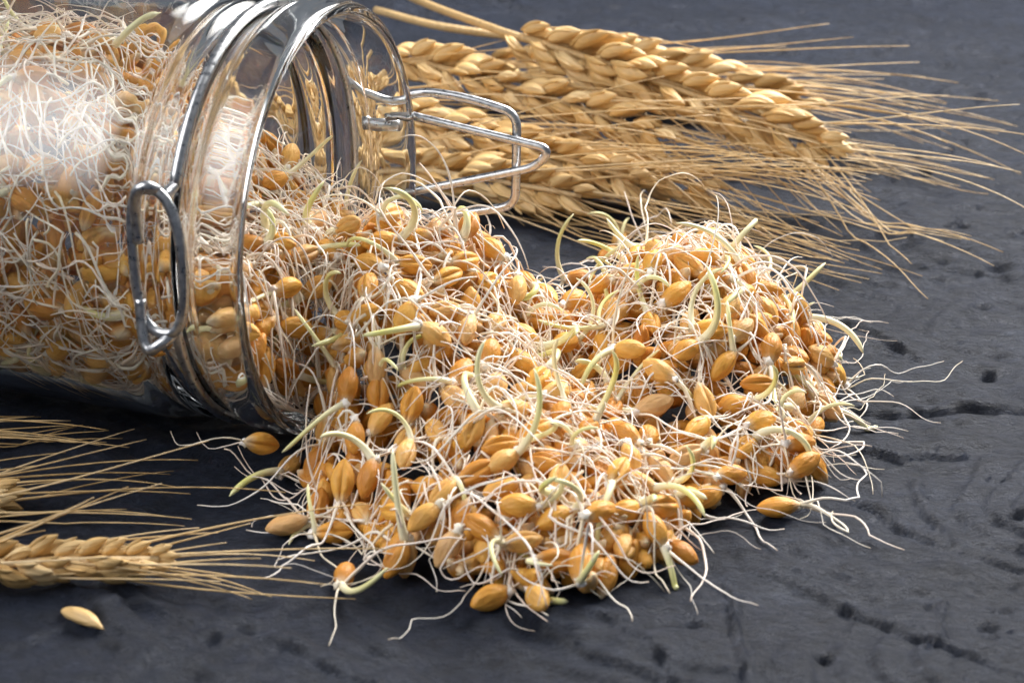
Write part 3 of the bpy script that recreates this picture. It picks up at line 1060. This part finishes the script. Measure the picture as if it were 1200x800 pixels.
def wheat_ear(label, group, base, tip, sag=0, side=None, n=22, awn=(45, 70), spread=.27, seed=0, stem=None, awn_every=1.0, scale=1.0, lift=0.0, fan=.16, droop=.0016):
    r = random.Random(seed)
    base, tip = np.asarray(base, float), np.asarray(tip, float)
    mid = (base + tip) / 2 + np.array([0, 0, sag])
    L = np.linalg.norm(tip - base)
    root = link('wheat_ear', None, loc=base)
    tag(root, label, 'wheat ear', group)
    cur = lambda t: (1 - t) ** 2 * base + 2 * t * (1 - t) * mid + t * t * tip
    P = np.array([cur(t) for t in np.linspace(0, .97, 20)])
    if stem is not None:
        S = spline(list(stem) + [base], 30)[:-1]
        P = np.vstack([S, P])
        rad = np.concatenate([np.full(len(S), 1.15), np.linspace(1.15, .6, 20)])
    else: rad = np.linspace(1.1, .6, 20)
    V, F, A = tube_data(P - base, rad, 8)
    link('stem', mesh_of('stem', V, F, M_STEM), root)
    # flat plane of the ear: 'side' is the direction of the two rows
    ax0 = nrm(tip - base)
    sd = nrm(np.cross(ax0, VD)) if side is None else np.asarray(side, float)
    for i in range(n):
        t = .02 + .92 * i / (n - 1)
        p = cur(t); ax = nrm(cur(min(1, t + .03)) - cur(t - .03))
        b = nrm(sd - ax * np.dot(sd, ax)); nn = np.cross(ax, b)
        sg = 1 if i % 2 else -1
        k = scale * (1.0 if t < .75 else 1 - .35 * (t - .75) / .25) * (.8 if i < 2 else 1) * r.uniform(.84, 1.1)
        last = i >= n - 1
        a = (0 if last else spread) + r.gauss(0, .07)
        z = nrm(ax * math.cos(a) + b * sg * math.sin(a) + nn * r.gauss(0, .10))
        yv = b * sg + nn * r.gauss(0, .45)
        Rm = frame_from(z, yv)
        pos = p + b * sg * .7 * scale
        pos[2] = max(pos[2], 2.6)
        sp = link('spikelet', r.choice(SPK), root, pos - base, Rm * k)
        for tp in TIPS:
            if r.random() > awn_every * (.22 + .62 * sstep(.35, .95, t)): continue
            q0 = Rm @ (tp * k)
            g0 = pos + q0
            d = nrm(z * 1.0 + ax * .55 + b * sg * r.uniform(-.02, fan) + nn * r.gauss(0, .14) + UP * lift)
            AL = r.uniform(*awn); m = 14; st = AL / m
            q = g0.copy(); Q = [q - z * 1.2, q.copy()]
            cv = np.array([r.gauss(0, .013), r.gauss(0, .013), r.gauss(0, .008)])
            for j in range(m):
                d = nrm(d + cv + np.array([0, 0, -droop * j]))
                q = q + d * st
                if q[2] < gz(q[0], q[1]) + .4: q = np.array([q[0], q[1], gz(q[0], q[1]) + .4]); d = nrm(np.array([d[0], d[1], max(0, d[2])]))
                kq = keep_out(q, Q[-1])
                if kq is None: break
                Q.append(q.copy())
            if len(Q) < 5: continue
            Q = np.array(Q)
            V, F, A = tube_data((Q - pos) @ Rm / k, np.linspace(.25, .09, len(Q)) / k, 5)
            link('awn', mesh_of('awn', V, F, M_AWN), sp)
    return root


GB = 'wheat ears lying behind the jar'
GL = 'wheat ears at the lower left'
wheat_ear('large sunlit golden wheat ear on top of the bundle, its tip pointing right', GB, at(590, 38, 36), at(985, 180, 17), sag=3, n=24, seed=1, stem=[at(380, -60, 26), at(480, -4, 34)], awn=(38, 66), scale=1.14, spread=.30, fan=.50, droop=.003)
wheat_ear('golden wheat ear behind the large one along the top of the bundle', GB, at(640, 48, 24), at(960, 132, 12), sag=4, n=22, seed=2, awn=(40, 60), scale=.98, spread=.28, awn_every=1.2, stem=[at(440, 12, 26), at(520, 32, 26)])
wheat_ear('wheat ear right above the lever wire, under the large sunlit ear', GB, at(440, 62, 28), at(790, 165, 17), sag=3, n=26, seed=3, awn=(40, 60), scale=.98, spread=.28)
wheat_ear('shaded wheat ear seen through the lever wire beside the jar', GB, at(420, 130, 16), at(760, 215, 10), sag=2, n=24, seed=4, awn=(45, 75), scale=1.05)
wheat_ear('lowest shaded wheat ear behind the saddle of the heap', GB, at(400, 190, 8), at(690, 232, 6), sag=2, n=22, seed=5, awn=(45, 80), scale=1.0)
wheat_ear('wheat ear farthest back with only its pale awns showing right', GB, at(560, 70, 10), at(850, 120, 7), sag=2, n=20, seed=6, awn=(45, 70))
wheat_ear('wheat ear seen as brown bands through the open jar mouth', GB, at(250, 90, 22), at(520, 150, 14), sag=2, n=22, seed=8, awn=(40, 60))
wheat_ear('wheat ear low behind the heap with its tip near the right mound', GB, at(600, 170, 10), at(835, 222, 7), sag=1, n=18, seed=9, awn=(35, 62))

wheat_ear('wheat ear entering from the left edge near the bottom, its tip pointing right', GL, at(-130, 668, 5), at(196, 655, 5), sag=1, n=22, seed=11, side=(0, .8, .5), awn=(14, 40), scale=.66, spread=.24, awn_every=.8, fan=.10, lift=.04, droop=.001)
wheat_ear('wheat ear tip just inside the left edge between two others', GL, at(-320, 620, 5), at(4, 583, 5), sag=1, n=22, seed=12, side=(0, 1, .1), awn=(24, 52), scale=.85, spread=.24, awn_every=.8)
wheat_ear('wheat ear beyond the left edge sending awns along the jar base', GL, at(-340, 540, 6), at(-50, 478, 9), sag=1, n=22, seed=13, awn=(28, 56), scale=.85, spread=.24)

# a single husked grain below the lower ear
hv, hf = floret_data(10.5, 3.2, 2.7, nu=16, nv=18)
for q in hv:
    a = math.atan2(q[1], q[0]); t = q[2] / 10.5
    k = 1 - .28 * math.exp(-((a - 1.2) / .22) ** 2) * math.sin(math.pi * t) ** .5 - .10 * math.exp(-((a - 2.2) / .2) ** 2)
    if t > .72: k *= 1 - .55 * (t - .72) / .28
    q[0] *= k; q[1] *= k
g0, g1 = at(70, 712, 1.4), at(127, 738, 1.4)
hk = link('husked_grain', mesh_of('husked_grain', hv - [0, 0, 5.2], hf, M_HUSK), None, (g0 + g1) / 2 + np.array([0, 0, -.2]), frame_from(g1 - g0, (0, 0, 1)))
tag(hk, 'single straw coloured husked grain lying below the lower left ear', 'grain')
